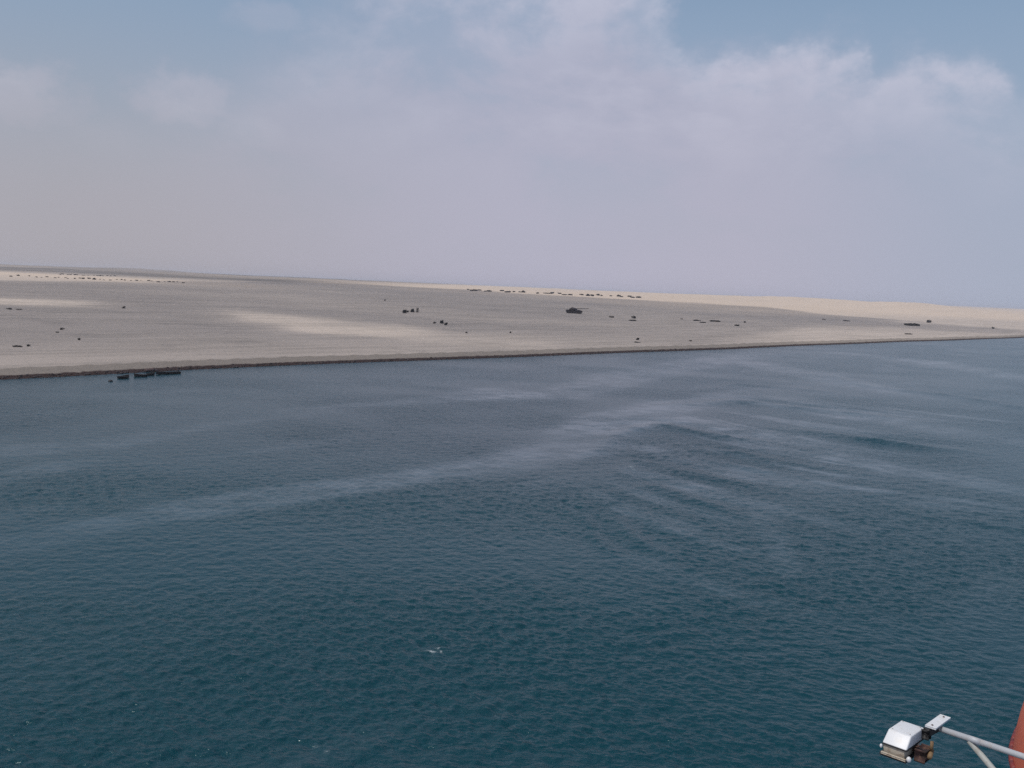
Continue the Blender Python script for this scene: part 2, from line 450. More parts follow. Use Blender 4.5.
CR = [  # swell crests of the wake: points, height (m), half width (m)
    ([(545, 470), (590, 452), (625, 432), (660, 424), (720, 436), (790, 446)], [0.0, .12, .26, .26, .18, .0], 2.2),
    ([(650, 412), (700, 404), (732, 400), (790, 407), (860, 414), (940, 424)], [0.0, .16, .30, .28, .22, .0], 3.2),
    ([(600, 490), (640, 462), (700, 474), (770, 490), (830, 505)], [0.0, .16, .18, .14, 0], 1.8),
    ([(560, 520), (600, 496), (650, 486), (720, 508), (800, 535)], [0.0, .10, .16, .12, 0], 1.6),
    ([(680, 448), (740, 454), (800, 464), (880, 478)], [0.0, .18, .16, 0], 2.4),
    ([(760, 426), (830, 434), (920, 446), (1010, 456)], [0.0, .18, .16, 0], 2.8),
    ([(810, 372), (870, 386), (960, 396), (1040, 410)], [0.0, .25, .22, .1], 4.0),
    ([(560, 600), (600, 640), (680, 660)], [0.0, .06, 0], 1.2),
    ([(395, 668), (425, 656), (450, 650), (475, 642)], [0.0, .11, .12, 0], 0.8),
    ([(500, 560), (540, 585), (560, 620)], [0.0, .07, 0], 1.1),
    ([(575, 486), (582, 515), (598, 545), (630, 572)], [0.0, .09, .09, 0], 1.0),
    ([(598, 492), (612, 520), (640, 545), (690, 566)], [0.0, .09, .10, 0], 1.1),
    ([(622, 500), (650, 522), (700, 542), (770, 556)], [0.0, .09, .09, 0], 1.1),
    ([(690, 392), (740, 384), (800, 388), (870, 398)], [0.0, .16, .16, 0], 3.0),
    ([(620, 420), (650, 409), (690, 402), (720, 402)], [0.0, .18, .18, 0], 2.6),
    ([(700, 458), (760, 470), (840, 484)], [0.0, .14, 0], 1.6),
    ([(860, 500), (930, 515), (1030, 530)], [0.0, .10, .06], 1.8),
]
for ptsx, hh, wd in CR:
    P = curve(ptsx)
    d, sd, a_ = dist_to(P, hh)
    d = d * sd + 0.35 * wob; wd = wd * 0.8
    H += 1.15 * a_ * np.clip(0.75 + 1.3 * fbm(X / 9 + 2 * wd, Y / 9, 3), 0.1, 1.6) * (np.exp(-(d / wd) ** 2) - 0.45 * np.exp(-((np.abs(d) - 2.3 * wd) / (1.3 * wd)) ** 2))
Hs = H * gust * 1.0
base = H
H = Hs * (1 - 0.35 * slick)
# little breaking crests
foam = np.zeros_like(X)
for px, py, w_, h_, s_ in [(431, 652, .26, .05, .75), (438, 648.5, .10, .05, .7), (441, 652, .07, .05, .5), (631, 467, .3, .12, .6), (634, 470, .2, .12, .4), (316, 746, .10, .03, .22), (327, 752, .12, .03, .2), (758, 524, .2, .1, .2)]:
    c = water_at(px, py)[0]
    e = ((X - c.x) / w_) ** 2 + ((Y - c.y) / (h_ * 3.2)) ** 2
    foam = np.maximum(foam, s_ * np.exp(-e))
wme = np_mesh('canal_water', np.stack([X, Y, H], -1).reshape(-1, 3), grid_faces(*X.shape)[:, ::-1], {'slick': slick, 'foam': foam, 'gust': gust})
wat, q, b = mat('canal_water')
geo = q.n('ShaderNodeNewGeometry').outputs['Position']
slk = q.attr('slick'); fo = q.attr('foam')
dep = q.noise(geo, 0.02, 4, 0.55)
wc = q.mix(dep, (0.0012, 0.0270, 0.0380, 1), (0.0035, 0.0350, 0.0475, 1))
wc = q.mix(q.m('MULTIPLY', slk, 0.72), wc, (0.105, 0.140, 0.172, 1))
fn = q.noise(geo, 7.0, 5, 0.7)
fm = q.m('MULTIPLY', fo, q.smooth(fn, 0.38, 0.62), clamp=True)
wc = q.mix(fm, wc, (0.62, 0.66, 0.68, 1))
q.set(b.inputs['Base Color'], wc)
b.inputs['IOR'].default_value = 1.24
b.inputs['Specular Tint'].default_value = (0.76, 0.95, 1.0, 1)
q.set(b.inputs['Roughness'], q.m('ADD', q.m('SUBTRACT', 0.20, q.m('MULTIPLY', slk, 0.05)), q.m('MULTIPLY', fm, 0.5)))
rip = q.mapping(geo, (0.62, 1.0, 1.0), (0, 0, rad(-5)))
r1 = q.noise(rip, 0.75, 3, 0.6, 0.4)
r2 = q.noise(rip, 2.2, 4, 0.6, 0.4)
hgt = q.m('ADD', q.m('MULTIPLY', r1, 0.50), q.m('MULTIPLY', r2, 0.27))
bp = q.n('ShaderNodeBump'); bp.inputs['Distance'].default_value = 0.42
q.set(bp.inputs['Strength'], q.m('MULTIPLY', q.m('SUBTRACT', 1.0, q.m('MULTIPLY', slk, 0.72)), q.m('MULTIPLY', q.attr('gust'), 0.85), clamp=True))
q.set(bp.inputs['Height'], hgt); q.set(b.inputs['Normal'], bp.outputs[0])
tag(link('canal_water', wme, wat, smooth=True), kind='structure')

# ------------------------------------------------------------------ fair weather cloud overhead, above the frame, shading the plain
CALT = 700.0
xs = np.arange(-1100, 1000, 9.0); ys = np.arange(90, 1500, 9.0)
GX, GY = np.meshgrid(xs, ys)
GZ = land_z(GX, GY)
dd = np.stack([GX, GY, GZ - CAM_H], -1)
dep_ = dd @ np.array(fwd); PXg = 512 + FPX * (dd @ np.array(c_rt)) / dep_; PYg = 384 - FPX * (dd @ np.array(c_up)) / dep_
off = PYg - (265.5 + 0.043 * PXg)                     # picture rows below the horizon
nz = fbm(GX / 90, GY / 90, 4); nz2 = fbm(GX / 35 + 8, GY / 35, 3)
def seg_d(px0, py0, px1, py1, w):
    ax, ay = px1 - px0, py1 - py0; L2 = ax * ax + ay * ay
    t = np.clip(((PXg - px0) * ax + (PYg - py0) * ay) / L2, 0, 1)
    return np.hypot((PXg - px0 - t * ax) * 0.25, PYg - py0 - t * ay) / w
den = np.ones_like(GX)
# far edge of the shade
edge_off = np.interp(PXg, [-200, 0, 150, 330, 420, 500, 600, 700, 770, 850, 900, 990, 1060], [14, 14, 10, 1.5, 2, 5, 7, 8, 9, 15, 17, 19.5, 22])
den *= sstep(off - edge_off + 2.2 * nz, -0.8, 1.2)
# sunlit gaps
for sgm, amt in [((235, 315, 310, 323, 9), .75), ((290, 327, 395, 332, 7), .95), ((400, 337, 520, 344, 8), .40), ((-60, 299, 80, 303.5, 4.2), 1.0), ((250, 316, 300, 322, 6), .6)]:
    den *= 1 - amt * (1 - sstep(seg_d(*sgm) + 0.55 * nz2 + 0.3 * nz, 0.35, 1.25))
# sunlit foreshore on the right
lo_edge = np.interp(PXg, [560, 640, 720, 800, 860, 920, 1000], [380, 355, 338, 326, 326.5, 329, 333])
den *= 1 - 0.8 * sstep(PYg - lo_edge + 4 * nz, -3, 4) * sstep(PXg, 660, 820)
# the shade is thin over the near bank on the left
den *= 1 - 0.35 * sstep(PYg - (345 - 0.02 * PXg) + 10 * nz, -10, 14)
den = np.clip(den * (0.92 + 0.35 * nz), 0, 1)
den *= sstep(GX, -1090, -950) * sstep(-GX, -990, -850) * sstep(GY, 95, 140) * sstep(-GY, -1490, -1380)
tt = (CALT - GZ) / sun_dir.z
CX = GX + sun_dir.x * tt; CY = GY + sun_dir.y * tt
th = den * (16 + 18 * (nz2 + 0.6 * nz + 0.5)).clip(4, 60)
nr, nc = GX.shape
keep = den > 0.03
fs = grid_faces(nr, nc)
fs = fs[keep.ravel()[fs].any(1)]
top_v = np.stack([CX, CY, CALT + np.maximum(th, 0.6)], -1).reshape(-1, 3); bot_v = np.stack([CX, CY, np.full_like(CX, CALT)], -1).reshape(-1, 3)
N = nr * nc
Vc = np.concatenate([top_v, bot_v])
Fc = np.concatenate([fs[:, ::-1], fs + N])
used = np.unique(Fc); remap = np.full(2 * N, -1); remap[used] = np.arange(len(used))
dc = np.concatenate([den.ravel(), den.ravel()])[used]
cme = np_mesh('cloud', Vc[used], remap[Fc], {'vapour': dc})
cm = bpy.data.materials.new('cloud_vapour'); cm.use_nodes = True
q = G(cm.node_tree); cm.node_tree.nodes.clear()
tr = q.n('ShaderNodeBsdfTransparent'); df = q.n('ShaderNodeBsdfDiffuse'); tl = q.n('ShaderNodeBsdfTranslucent')
df.inputs[0].default_value = (.9, .9, .9, 1); tl.inputs[0].default_value = (.9, .9, .9, 1)
mx = q.n('ShaderNodeMixShader'); mx.inputs[0].default_value = 0.5
q.nt.links.new(df.outputs[0], mx.inputs[1]); q.nt.links.new(tl.outputs[0], mx.inputs[2])
mx2 = q.n('ShaderNodeMixShader'); q.set(mx2.inputs[0], q.m('MULTIPLY', q.attr('vapour'), 0.40, clamp=True))
q.nt.links.new(tr.outputs[0], mx2.inputs[1]); q.nt.links.new(mx.outputs[0], mx2.inputs[2])
ou = q.n('ShaderNodeOutputMaterial'); q.nt.links.new(mx2.outputs[0], ou.inputs[0])
tag(link('cloud', cme, cm, smooth=True), kind='structure')

# ------------------------------------------------------------------ dusty air
bm = bmesh.new(); box(bm, (0, 0, 12.5), (18400, 18400, 37))     # -6 .. 31 m
hm = bpy.data.materials.new('dusty_air'); hm.use_nodes = True
t = hm.node_tree; t.nodes.clear()
pv = t.nodes.new('ShaderNodeVolumePrincipled'); pv.inputs['Color'].default_value = (0.86, 0.88, 0.98, 1)
pv.inputs['Density'].default_value = 0.00013; pv.inputs['Anisotropy'].default_value = 0.0
o_ = t.nodes.new('ShaderNodeOutputMaterial'); t.links.new(pv.outputs[0], o_.inputs['Volume'])
tag(bobj('haze', bm, hm), kind='stuff')

# ------------------------------------------------------------------ dark stones along the water line
M_rock = simple('wet_stone', (0.038, 0.023, 0.020), 0.75, 0.5, 1.5)
def ico(bm, c, r, sub=1, jit=0.25, sc=(1, 1, 1), seed=0):
    rs = random.Random(seed)
    res = bmesh.ops.create_icosphere(bm, subdivisions=sub, radius=1.0)
    rot = Matrix.Rotation(rs.random() * 6.28, 3, 'Z')
    for v in res['verts']:
        k = r * (1 + (rs.random() - 0.5) * 2 * jit)
        v.co = Vector(c) + rot @ Vector((v.co.x * sc[0] * k, v.co.y * sc[1] * k, v.co.z * sc[2] * k))
bmr = bmesh.new(); bmesh.ops.create_icosphere(bmr, subdivisions=1, radius=1.0)
tv = np.array([v.co[:] for v in bmr.verts]); tf = np.array([[v.index for v in f.verts] for f in bmr.faces]); bmr.free()
NR = 5200
vv = rng.uniform(-260, 1500, NR); uu = rng.normal(0.6, 0.7, NR).clip(-1.2, 3.0)
rx = nv[0] * (uu + SHORE) + dv[0] * vv; ry = nv[1] * (uu + SHORE) + dv[1] * vv
u0 = uv_of(rx, ry)[0]; rx += nv[0] * (uu - u0); ry += nv[1] * (uu - u0)
rz = land_z(rx, ry); sz = rng.uniform(0.10, 0.30, NR) * np.where(rng.random(NR) < 0.12, 1.6, 1.0)
P = tv[None] * (sz[:, None, None] * np.array([1.3, 1.3, 0.7])) * (1 + 0.5 * (rng.random((NR, len(tv), 1)) - 0.5))
P = P + np.stack([rx, ry, rz + 0.05], -1)[:, None]
Fr = tf[None] + (np.arange(NR) * len(tv))[:, None, None]
tag(link('shore_stones', np_mesh('shore_stones', P.reshape(-1, 3), Fr.reshape(-1, 3)), M_rock), kind='stuff')

# ------------------------------------------------------------------ desert shrubs
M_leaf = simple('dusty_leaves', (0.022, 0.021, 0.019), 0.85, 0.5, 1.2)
M_dry = simple('dry_brown_twigs', (0.135, 0.112, 0.095), 0.9, 0.4, 1.2)
M_stem = simple('grey_stem', (0.10, 0.08, 0.065), 0.9, 0.3, 4)
def shrub_meshes(seed, tall):
    """unit shrub, 1 m wide: leafy crown of small faces and forked stems"""
    rs = random.Random(seed)
    bm = bmesh.new()
    cl = [(Vector((rs.uniform(-.32, .32), rs.uniform(-.32, .32), rs.uniform(.18, .5) * tall)), rs.uniform(.14, .26)) for _ in range(9)]
    if tall < 1: cl = [(Vector((c.x * 1.15, c.y, c.z * (1.35 - 2.4 * abs(c.x)) + .02)), r_ * (1.1 - 1.3 * abs(c.x))) for c, r_ in cl]
    cl += [(Vector((rs.uniform(-.3, .3), rs.uniform(-.3, .3), .12)), .2) for _ in range(5)]
    for c, r in cl:
        for _ in range(42):
            d = Vector((rs.gauss(0, 1), rs.gauss(0, 1), rs.gauss(0, 1))).normalized() * r * rs.random() ** 0.4
            p = c + Vector((d.x, d.y, d.z * tall)); p.z = max(p.z, 0.02)
            a = Vector((rs.gauss(0, 1), rs.gauss(0, 1), rs.gauss(0, 1))).normalized(); t_ = a.orthogonal().normalized(); w_ = a.cross(t_)
            L = rs.uniform(.05, .10); B = L * .55
            vs = [bm.verts.new(p + t_ * L), bm.verts.new(p + w_ * B), bm.verts.new(p - t_ * L), bm.verts.new(p - w_ * B)]
            bm.faces.new(vs)
    crown = bpy.data.meshes.new('crown'); bm.to_mesh(crown); bm.free(); crown.materials.append(M_leaf)
    bm = bmesh.new()
    for k in range(6):
        a = k * 1.05 + rs.random() * .5
        tube(bm, (0.02 * math.cos(a), .02 * math.sin(a), -0.12), (.28 * math.cos(a), .28 * math.sin(a), .38 * tall), .022, .008, 5)
    stem = bpy.data.meshes.new('stem'); bm.to_mesh(stem); bm.free(); stem.materials.append(M_stem)
    return crown, stem
SHR = {k: [shrub_meshes(s, t_) for s in sd] for k, (sd, t_) in {'round': ((1, 2, 3), 1.0), 'tall': ((4, 5), 2.6), 'low': ((6, 7, 8), 0.40), 'mid': ((9, 10, 12), 0.6)}.items()}
cnt = [0]
def shrub(px, py, wpx, kind, label, group=None, parts=True, name='desert_shrub'):
    p, dep = ground_at(px, py)
    w_ = wpx * dep / FPX
    cnt[0] += 1
    me = SHR[kind][cnt[0] % len(SHR[kind])]
    rz_ = random.random() * 6.28
    r = empty(name, p, rz_); r.scale = (w_, w_, w_ * (0.55 if kind == 'low' and wpx > 6 else 1.0))
    dry = any(k in label for k in ('faint', 'pale small', 'brown'))
    tag(r, label, 'shrub', group)
    for nm, mm_ in (('crown', me[0]), ('stem', me[1])):
        o = bpy.data.objects.new(nm, mm_); COL.objects.link(o); o.parent = r
        if dry and nm == 'crown': o.material_slots[0].link = 'OBJECT'; o.material_slots[0].material = M_dry
    return r

for px, py, w_, kind, lb in [
    (405.5, 313.2, 6.2, 'round', 'dark broad shrub at the left end of the three grouped on the open plain'),
    (412.6, 312.2, 5.2, 'round', 'dark middle shrub of the three grouped on the plain, beside the tall upright one'),
    (417.4, 312.4, 3.0, 'tall', 'tall narrow dark shrub standing upright at the right end of its trio'),
    (434.6, 323.6, 3.2, 'round', 'small dark shrub alone just left of the low two-lobed pair'),
    (441.8, 323.6, 5.0, 'round', 'left shrub of the touching low pair below the upright shrub'),
    (445.8, 325.2, 4.2, 'round', 'right, slightly nearer shrub of the touching low pair'),
    (466.5, 333.2, 2.4, 'round', 'single tiny dark shrub on the pale ground right of the touching pair'),
    (510.5, 333.0, 2.4, 'round', 'tiny shrub alone on the plain below and left of the wrecked tank'),
    (384.8, 300.8, 2.2, 'round', 'tiny faint shrub far out, above and left of the grouped trio'),
    (633.6, 318.4, 4.4, 'round', 'dark round shrub on the plain right of the wrecked tank'),
    (633.0, 320.8, 8.0, 'low', 'flat dark streak just below the round shrub near the tank'),  # flattened shrub mesh drawing the dark streak below the round shrub
    (637.6, 340.0, 3.6, 'round', 'small dark round shrub close behind the bank crest'),
    (636.6, 342.6, 6.5, 'low', 'flat creeping shrub on the bank crest in front of a small round one'),
    (612.0, 317.6, 6.0, 'low', 'faint low shrub between the wrecked tank and the round shrub'),
    (690.2, 341.2, 4.2, 'low', 'faint low shrub near the bank crest, under the flat dark row'),
    (696.5, 320.8, 8.0, 'low', 'flat dark shrub leading the spread-out row right of centre'),
    (703.0, 322.8, 7.0, 'low', 'low shrub dipping below the middle of the flat dark row'),
    (715.0, 321.8, 11.0, 'low', 'widest flat dark shrub in the row right of centre'),
    (737.2, 326.0, 5.5, 'low', 'small flat shrub trailing at the right of the flat dark row'),
    (745.0, 322.8, 2.6, 'round', 'tiny round shrub just past the trailing end of the flat row'),
    (682.0, 319.4, 3.6, 'low', 'pale small shrub just left of the flat dark row'),
    (823.5, 319.8, 4.0, 'low', 'left and fainter of two low shrubs at the shaded foot of the dunes'),
    (846.0, 321.2, 7.0, 'low', 'right and darker of two low shrubs at the shaded foot of the dunes'),
    (913.0, 325.8, 17.0, 'low', 'long dark thicket in the grey band on the far right'),
    (929.0, 322.8, 5.0, 'round', 'small shrub at the upper right of the long dark thicket'),
    (908.0, 334.4, 8.5, 'low', 'brown low shrub on the sunlit sand right above the far bank'),
    (993.0, 329.0, 3.0, 'round', 'small dark shrub farthest right, at the tip of the grey band'),
    (62.2, 330.0, 4.0, 'round', 'dark shrub on the left plain with a fainter one at its lower left'),
    (57.0, 332.6, 4.0, 'low', 'faint flat shrub tucked at the lower left of a darker one'),
    (79.2, 340.2, 3.2, 'round', 'darkest round shrub alone on the left plain'),
    (28.6, 346.4, 3.6, 'round', 'dark shrub nearest the bank at the far left'),
    (17.0, 346.8, 10.0, 'low', 'faint wide flat shrub beside the dark one nearest the bank'),
    (123.6, 308.4, 3.6, 'round', 'faint greyish shrub far back on the left plain under the bushy strip'),
    (9.6, 309.4, 5.5, 'low', 'left of two faint flat shrubs under the pale streak at far left'),
    (18.6, 309.8, 6.5, 'low', 'right of two faint flat shrubs under the pale streak at far left'),
]:
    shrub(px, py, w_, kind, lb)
# the bushy fringe along the pale strip on the left, and the one along the strip in the middle
for i in range(34):
    px = 12 + i * 5.2 + random.uniform(-1.8, 1.8)
    if px < 52 and random.random() < .4: continue
    shrub(px, 275.6 + 0.0385 * px + random.uniform(-.5, .6), random.uniform(1.6, 4.2), random.choice(['mid', 'low', 'low']), 'distant dark bush in the uneven row edging the pale strip on the left plain', 'bushes edging the pale strip on the left')
for i in range(16):
    px = 60 + i * 3.6 + random.uniform(-1.5, 1.5)
    shrub(px, 272.8 + 0.03 * px + random.uniform(-.3, .3), random.uniform(1.8, 3.2), 'low', 'distant bush in the thin upper row behind the pale strip on the left', 'bushes behind the pale strip on the left')
for i in range(36):
    px = 466 + i * 4.9 + random.uniform(-2, 2)
    if i in (6, 13, 14, 22, 23, 29): continue
    shrub(px, 290.1 + 0.044 * (px - 466) + random.uniform(-.5, .6), random.uniform(2.8, 6.5), random.choice(['low', 'mid', 'low']), 'distant bush in the broken dark row along the pale strip behind the tank', 'bushes along the pale strip behind the tank')

# ------------------------------------------------------------------ wrecked tank on the plain
M_rust = simple('scorched_steel', (0.030, 0.022, 0.024), 0.8, 0.4, 1.3, dirt=(0.075, 0.045, 0.035, 1), dirt_amt=0.6)
M_trk = simple('track_steel', (0.022, 0.019, 0.019), 0.85, 0.4, 2.5)
p, dep = ground_at(574, 313.4)
tk = empty('wrecked_tank', p, rad(3)); sc_ = 17.0 * dep / FPX / 6.6; tk.scale = (sc_,) * 3
tag(tk, 'dark burnt-out tank on the open plain with its gun barrel pointing right', 'tank')
bm = bmesh.new()
prof = [(-3.2, .75), (-3.0, 1.35), (2.2, 1.35), (3.2, .95), (2.7, .45), (-2.7, .45)]
for s_ in (-1, 1): pass
va = [bm.verts.new((x, -1.0, z)) for x, z in prof]; vb = [bm.verts.new((x, 1.0, z)) for x, z in prof]
bm.faces.new(va); bm.faces.new(vb[::-1])
for k in range(6): bm.faces.new((va[k], va[(k + 1) % 6], vb[(k + 1) % 6], vb[k]))
bobj('hull', bm, M_rust, tk)
for s_ in (-1, 1):
    bm = bmesh.new()
    tp = [(-3.1, .62), (-2.8, .98), (2.8, .98), (3.2, .7), (2.5, .02), (-2.5, -.05)]
    va = [bm.verts.new((x, s_ * 1.03, z)) for x, z in tp]; vb = [bm.verts.new((x, s_ * 1.6, z)) for x, z in tp]
    bm.faces.new(va); bm.faces.new(vb[::-1])
    for k in range(6): bm.faces.new((va[k], va[(k + 1) % 6], vb[(k + 1) % 6], vb[k]))
    trk = bobj('track', bm, M_trk, tk)
    for k in range(5):
        bm = bmesh.new(); x = -2.1 + k * 1.05
        tube(bm, (x, s_ * 1.55, .42), (x, s_ * 1.68, .42), .38, .36, 16)
        bobj('road_wheel', bm, M_rust, trk)
    bm = bmesh.new(); box(bm, (-.1, s_ * 1.3, 1.04), (6.1, .66, .07), .02)
    bobj('mudguard', bm, M_rust, tk)
bm = bmesh.new()
rings = [(1.36, 1.22), (1.75, 1.12), (2.05, .82), (2.22, .35)]
prev = None
for z, r in rings:
    cur = [bm.verts.new((-.4 + 1.35 * r * math.cos(a), 1.0 * r * math.sin(a), z)) for a in [2 * math.pi * k / 20 for k in range(20)]]
    if prev:
        for k in range(20): bm.faces.new((prev[k], prev[(k + 1) % 20], cur[(k + 1) % 20], cur[k]))
    else: bm.faces.new(cur[::-1])
    prev = cur
bm.faces.new(prev)
tur = bobj('turret', bm, M_rust, tk, True)
bm = bmesh.new(); tube(bm, (-.7, .35, 2.1), (-.7, .35, 2.34), .3, .28, 14); bobj('cupola', bm, M_rust, tur)
bm = bmesh.new(); tube(bm, (.9, 0, 1.8), (3.0, -.05, 1.95), .13, .11, 12); tube(bm, (3.0, -.05, 1.95), (5.2, -.1, 2.06), .10, .085, 12); tube(bm, (5.2, -.1, 2.06), (5.55, -.1, 2.08), .13, .13, 12)
bobj('gun_barrel', bm, M_trk, tur)

# ------------------------------------------------------------------ boats drawn up at the water line
M_hull = simple('dark_boat_paint', (0.020, 0.017, 0.017), 0.6, 0.4, 2.0)
M_gun = simple('worn_wood', (0.07, 0.055, 0.05), 0.8, 0.35, 3.0)
M_in = simple('boat_inside', (0.030, 0.026, 0.024), 0.85, 0.3, 3.0)
def loft(bm, secs, close_ends=True):
    prev = None
    for s_ in secs:
        cur = [bm.verts.new(p) for p in s_]
        if prev:
            for k in range(len(cur) - 1): bm.faces.new((prev[k], prev[k + 1], cur[k + 1], cur[k]))
        prev = cur
def rowing_boat(px, py, length, label, rz_off=0.0, beam=0.42, flip=False, thwarts=2):
    p, _ = water_at(px, py)
    r = empty('rowing_boat', p + Vector((0, 0, 0.0)), math.pi / 2 - CAN + rz_off + (math.pi if flip else 0))
    tag(r, label, 'boat')
    L = length; B = L * beam / 2
    def sec(t, inset=0.0):
        # t 0 stern .. 1 bow
        w_ = B * (0.72 + 0.28 * math.sin(math.pi * min(t / .55, 1) / 2)) * (1 - max(0, (t - .45) / .55) ** 2.2) ** .9 if t < 1 else 0.01
        w_ = max(w_ - inset, .008); sh = .36 + .34 * t ** 2.5 + .08 * (1 - t) ** 2; kz = -.10 + .18 * max(0, t - .75) / .25 + inset
        out = []
        for k in range(-6, 7):
            a = k / 6
            out.append(((t - .5) * L * (1 - inset * .25), math.copysign(abs(a) ** .75, a) * w_, kz + (sh - kz) * abs(a) ** 2.4))
        return out
    ts = [i / 14 for i in range(15)]
    bm = bmesh.new(); loft(bm, [sec(t_) for t_ in ts])
    st_ = sec(0); bm.faces.new([bm.verts.new(p_) for p_ in st_])
    bmesh.ops.remove_doubles(bm, verts=bm.verts[:], dist=.001)
    bobj('hull', bm, M_hull, r, True)
    bm = bmesh.new(); loft(bm, [sec(t_, .035) for t_ in ts]); bobj('lining', bm, M_in, r, True)
    bm = bmesh.new()
    for s_ in (0, -1):
        for i in range(14): tube(bm, sec(ts[i])[s_], sec(ts[i + 1])[s_], .035, .035, 6)
    bobj('gunwale', bm, M_gun, r)
    for k in range(thwarts):
        t_ = .28 + .34 * k; ww = abs(sec(t_, .04)[0][1])
        bm = bmesh.new(); box(bm, ((t_ - .5) * L, 0, .27), (.2, ww * 1.75, .035), .008); bobj('thwart', bm, M_gun, r)
    return r
rowing_boat(124, 378.2, 3.0, 'dark rowing boat floating off the bank, leftmost of the moored boats', 0.35, .45)
rowing_boat(140.5, 376.6, 2.6, 'dark rowing boat in the middle of the moored boats by the bank', -0.3, .45, True)
rowing_boat(151, 375.4, 1.9, 'smallest dark dinghy squeezed between the rowing boats and the long black boat', 0.2, .5, thwarts=1)
rowing_boat(168, 374.0, 5.9, 'long low black boat lying along the bank, rightmost of the moored boats', 0.05, .22, True, thwarts=2)
# heap of brown nets behind the boats
M_net = simple('brown_netting', (0.10, 0.066, 0.060), 0.95, 0.5, 5.0, bump=0.05)
p, _ = ground_at(151, 371.2)
bm = bmesh.new()
for k in range(9):
    a = random.random() * 6.28
    ico(bm, (random.uniform(-1.3, 1.3), random.uniform(-.5, .5), random.uniform(.1, .35)), random.uniform(.35, .62), 2, .12, (1.2, 1, .8), 40 + k)
o = bobj('net_heap', bm, M_net, None, True); o.location = p; o.rotation_euler = (0, 0, math.pi / 2 - CAN)
tag(o, 'reddish brown heap of netting on the bank behind the small boats', 'net heap')
# mooring float
p, _ = water_at(110.5, 381.4)
fl = empty('mooring_float', p); tag(fl, 'small dark float on the water left of the moored boats', 'float')
bm = bmesh.new(); ico(bm, (0, 0, .06), .42, 3, 0, (1.3, 1, .6), 3); bobj('float_body', bm, M_hull, fl, True)
bm = bmesh.new(); tube(bm, (0, 0, .25), (0, 0, .42), .05, .04, 8); bobj('lifting_eye', bm, M_trk, fl)

# ------------------------------------------------------------------ floodlight on a boom over the ship's side
M_white = simple('weathered_white_paint', (0.53, 0.545, 0.57), 0.45, 0.06, 9.0, dirt=(0.42, 0.38, 0.33, 1), dirt_amt=0.35)
M_pole = simple('grey_white_paint', (0.34, 0.36, 0.39), 0.5, 0.08, 9.0, dirt=(0.34, 0.28, 0.22, 1), dirt_amt=0.35)
M_strut = simple('shaded_grey_paint', (0.27, 0.28, 0.27), 0.6, 0.2, 9.0, dirt=(0.16, 0.12, 0.08, 1), dirt_amt=0.5)  # pole grey made darker, the shade below the boom put into the colour
M_beige = simple('stained_cream_paint', (0.38, 0.34, 0.28), 0.6, 0.2, 14.0, dirt=(0.16, 0.09, 0.05, 1), dirt_amt=0.7)
M_black = simple('black_rubber_gap_shade', (0.018, 0.018, 0.020), 0.7, 0.3, 10.0)
M_brn = simple('rusted_bracket', (0.055, 0.026, 0.023), 0.85, 0.4, 22.0, dirt=(0.16, 0.09, 0.035, 1), dirt_amt=0.7)
M_yel = simple('brass_fitting', (0.15, 0.095, 0.045), 0.75, 0.5, 25.0, dirt=(0.10, 0.05, 0.03, 1), dirt_amt=0.6)
M_glass, q, b = mat('lamp_glass')
b.inputs['Base Color'].default_value = (0.05, 0.05, 0.05, 1); b.inputs['Roughness'].default_value = 0.08
BD = 6.2
# ship frame: e1 forward along the ship, e2 inboard along the boom (horizontal)
SH = rad(44.0)
e1 = Vector((math.sin(SH), math.cos(SH), 0)); e2 = Vector((math.sin(SH + math.pi / 2), math.cos(SH + math.pi / 2), 0))
B0 = pix(936, 727.5, BD)                          # outer end of the boom
B1 = B0 + e2 * 2.6
bo = empty('boom_arm', B1); inv = -Vector(B1)
tag(bo, 'pale grey round boom with a flat end plate and a diagonal strut, carrying the floodlight', 'boom arm')
L_ = lambda v: Vector(v) - Vector(B1)
bm = bmesh.new(); tube(bm, L_(B0 - e2 * .02), L_(B1), .0185, .0185, 20); bobj('pole', bm, M_pole, bo, True)
sp0 = B0 + e2 * .20 - Vector((0, 0, .012))
sp1 = pix(997, 774, BD - .22)
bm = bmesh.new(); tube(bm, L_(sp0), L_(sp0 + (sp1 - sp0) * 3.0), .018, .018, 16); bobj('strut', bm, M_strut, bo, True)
bm = bmesh.new(); tube(bm, L_(B0 + e2 * .19), L_(B0 + e2 * .27), .0197, .0197, 18); bobj('collar', bm, M_pole, bo, True)
rotm = Matrix((e1, e2, e1.cross(e2) if e1.cross(e2).z > 0 else -e1.cross(e2))).transposed()
zz = Vector((0, 0, 1)); rotm = Matrix((e1, e2, zz)).transposed()
pc = pix(938, 722, BD)
bm = bmesh.new(); box(bm, L_(pc + zz * .0), (.235, .062, .010), .002, rotm); bobj('end_plate', bm, M_white, bo)

for k in (-1, 1):
    bm = bmesh.new(); tube(bm, L_(pc + e1 * .09 * k), L_(pc + e1 * .09 * k + zz * .010), .007, .006, 8); bobj('bolt', bm, M_brn, bo)
fl = empty('floodlight', pix(905, 745, BD))
tag(fl, 'white box floodlight hung out over the water on the outer end of the boom', 'floodlight')
FL = fl.location
A_ = lambda px, py, d=0.0: pix(px, py, BD + d) - FL
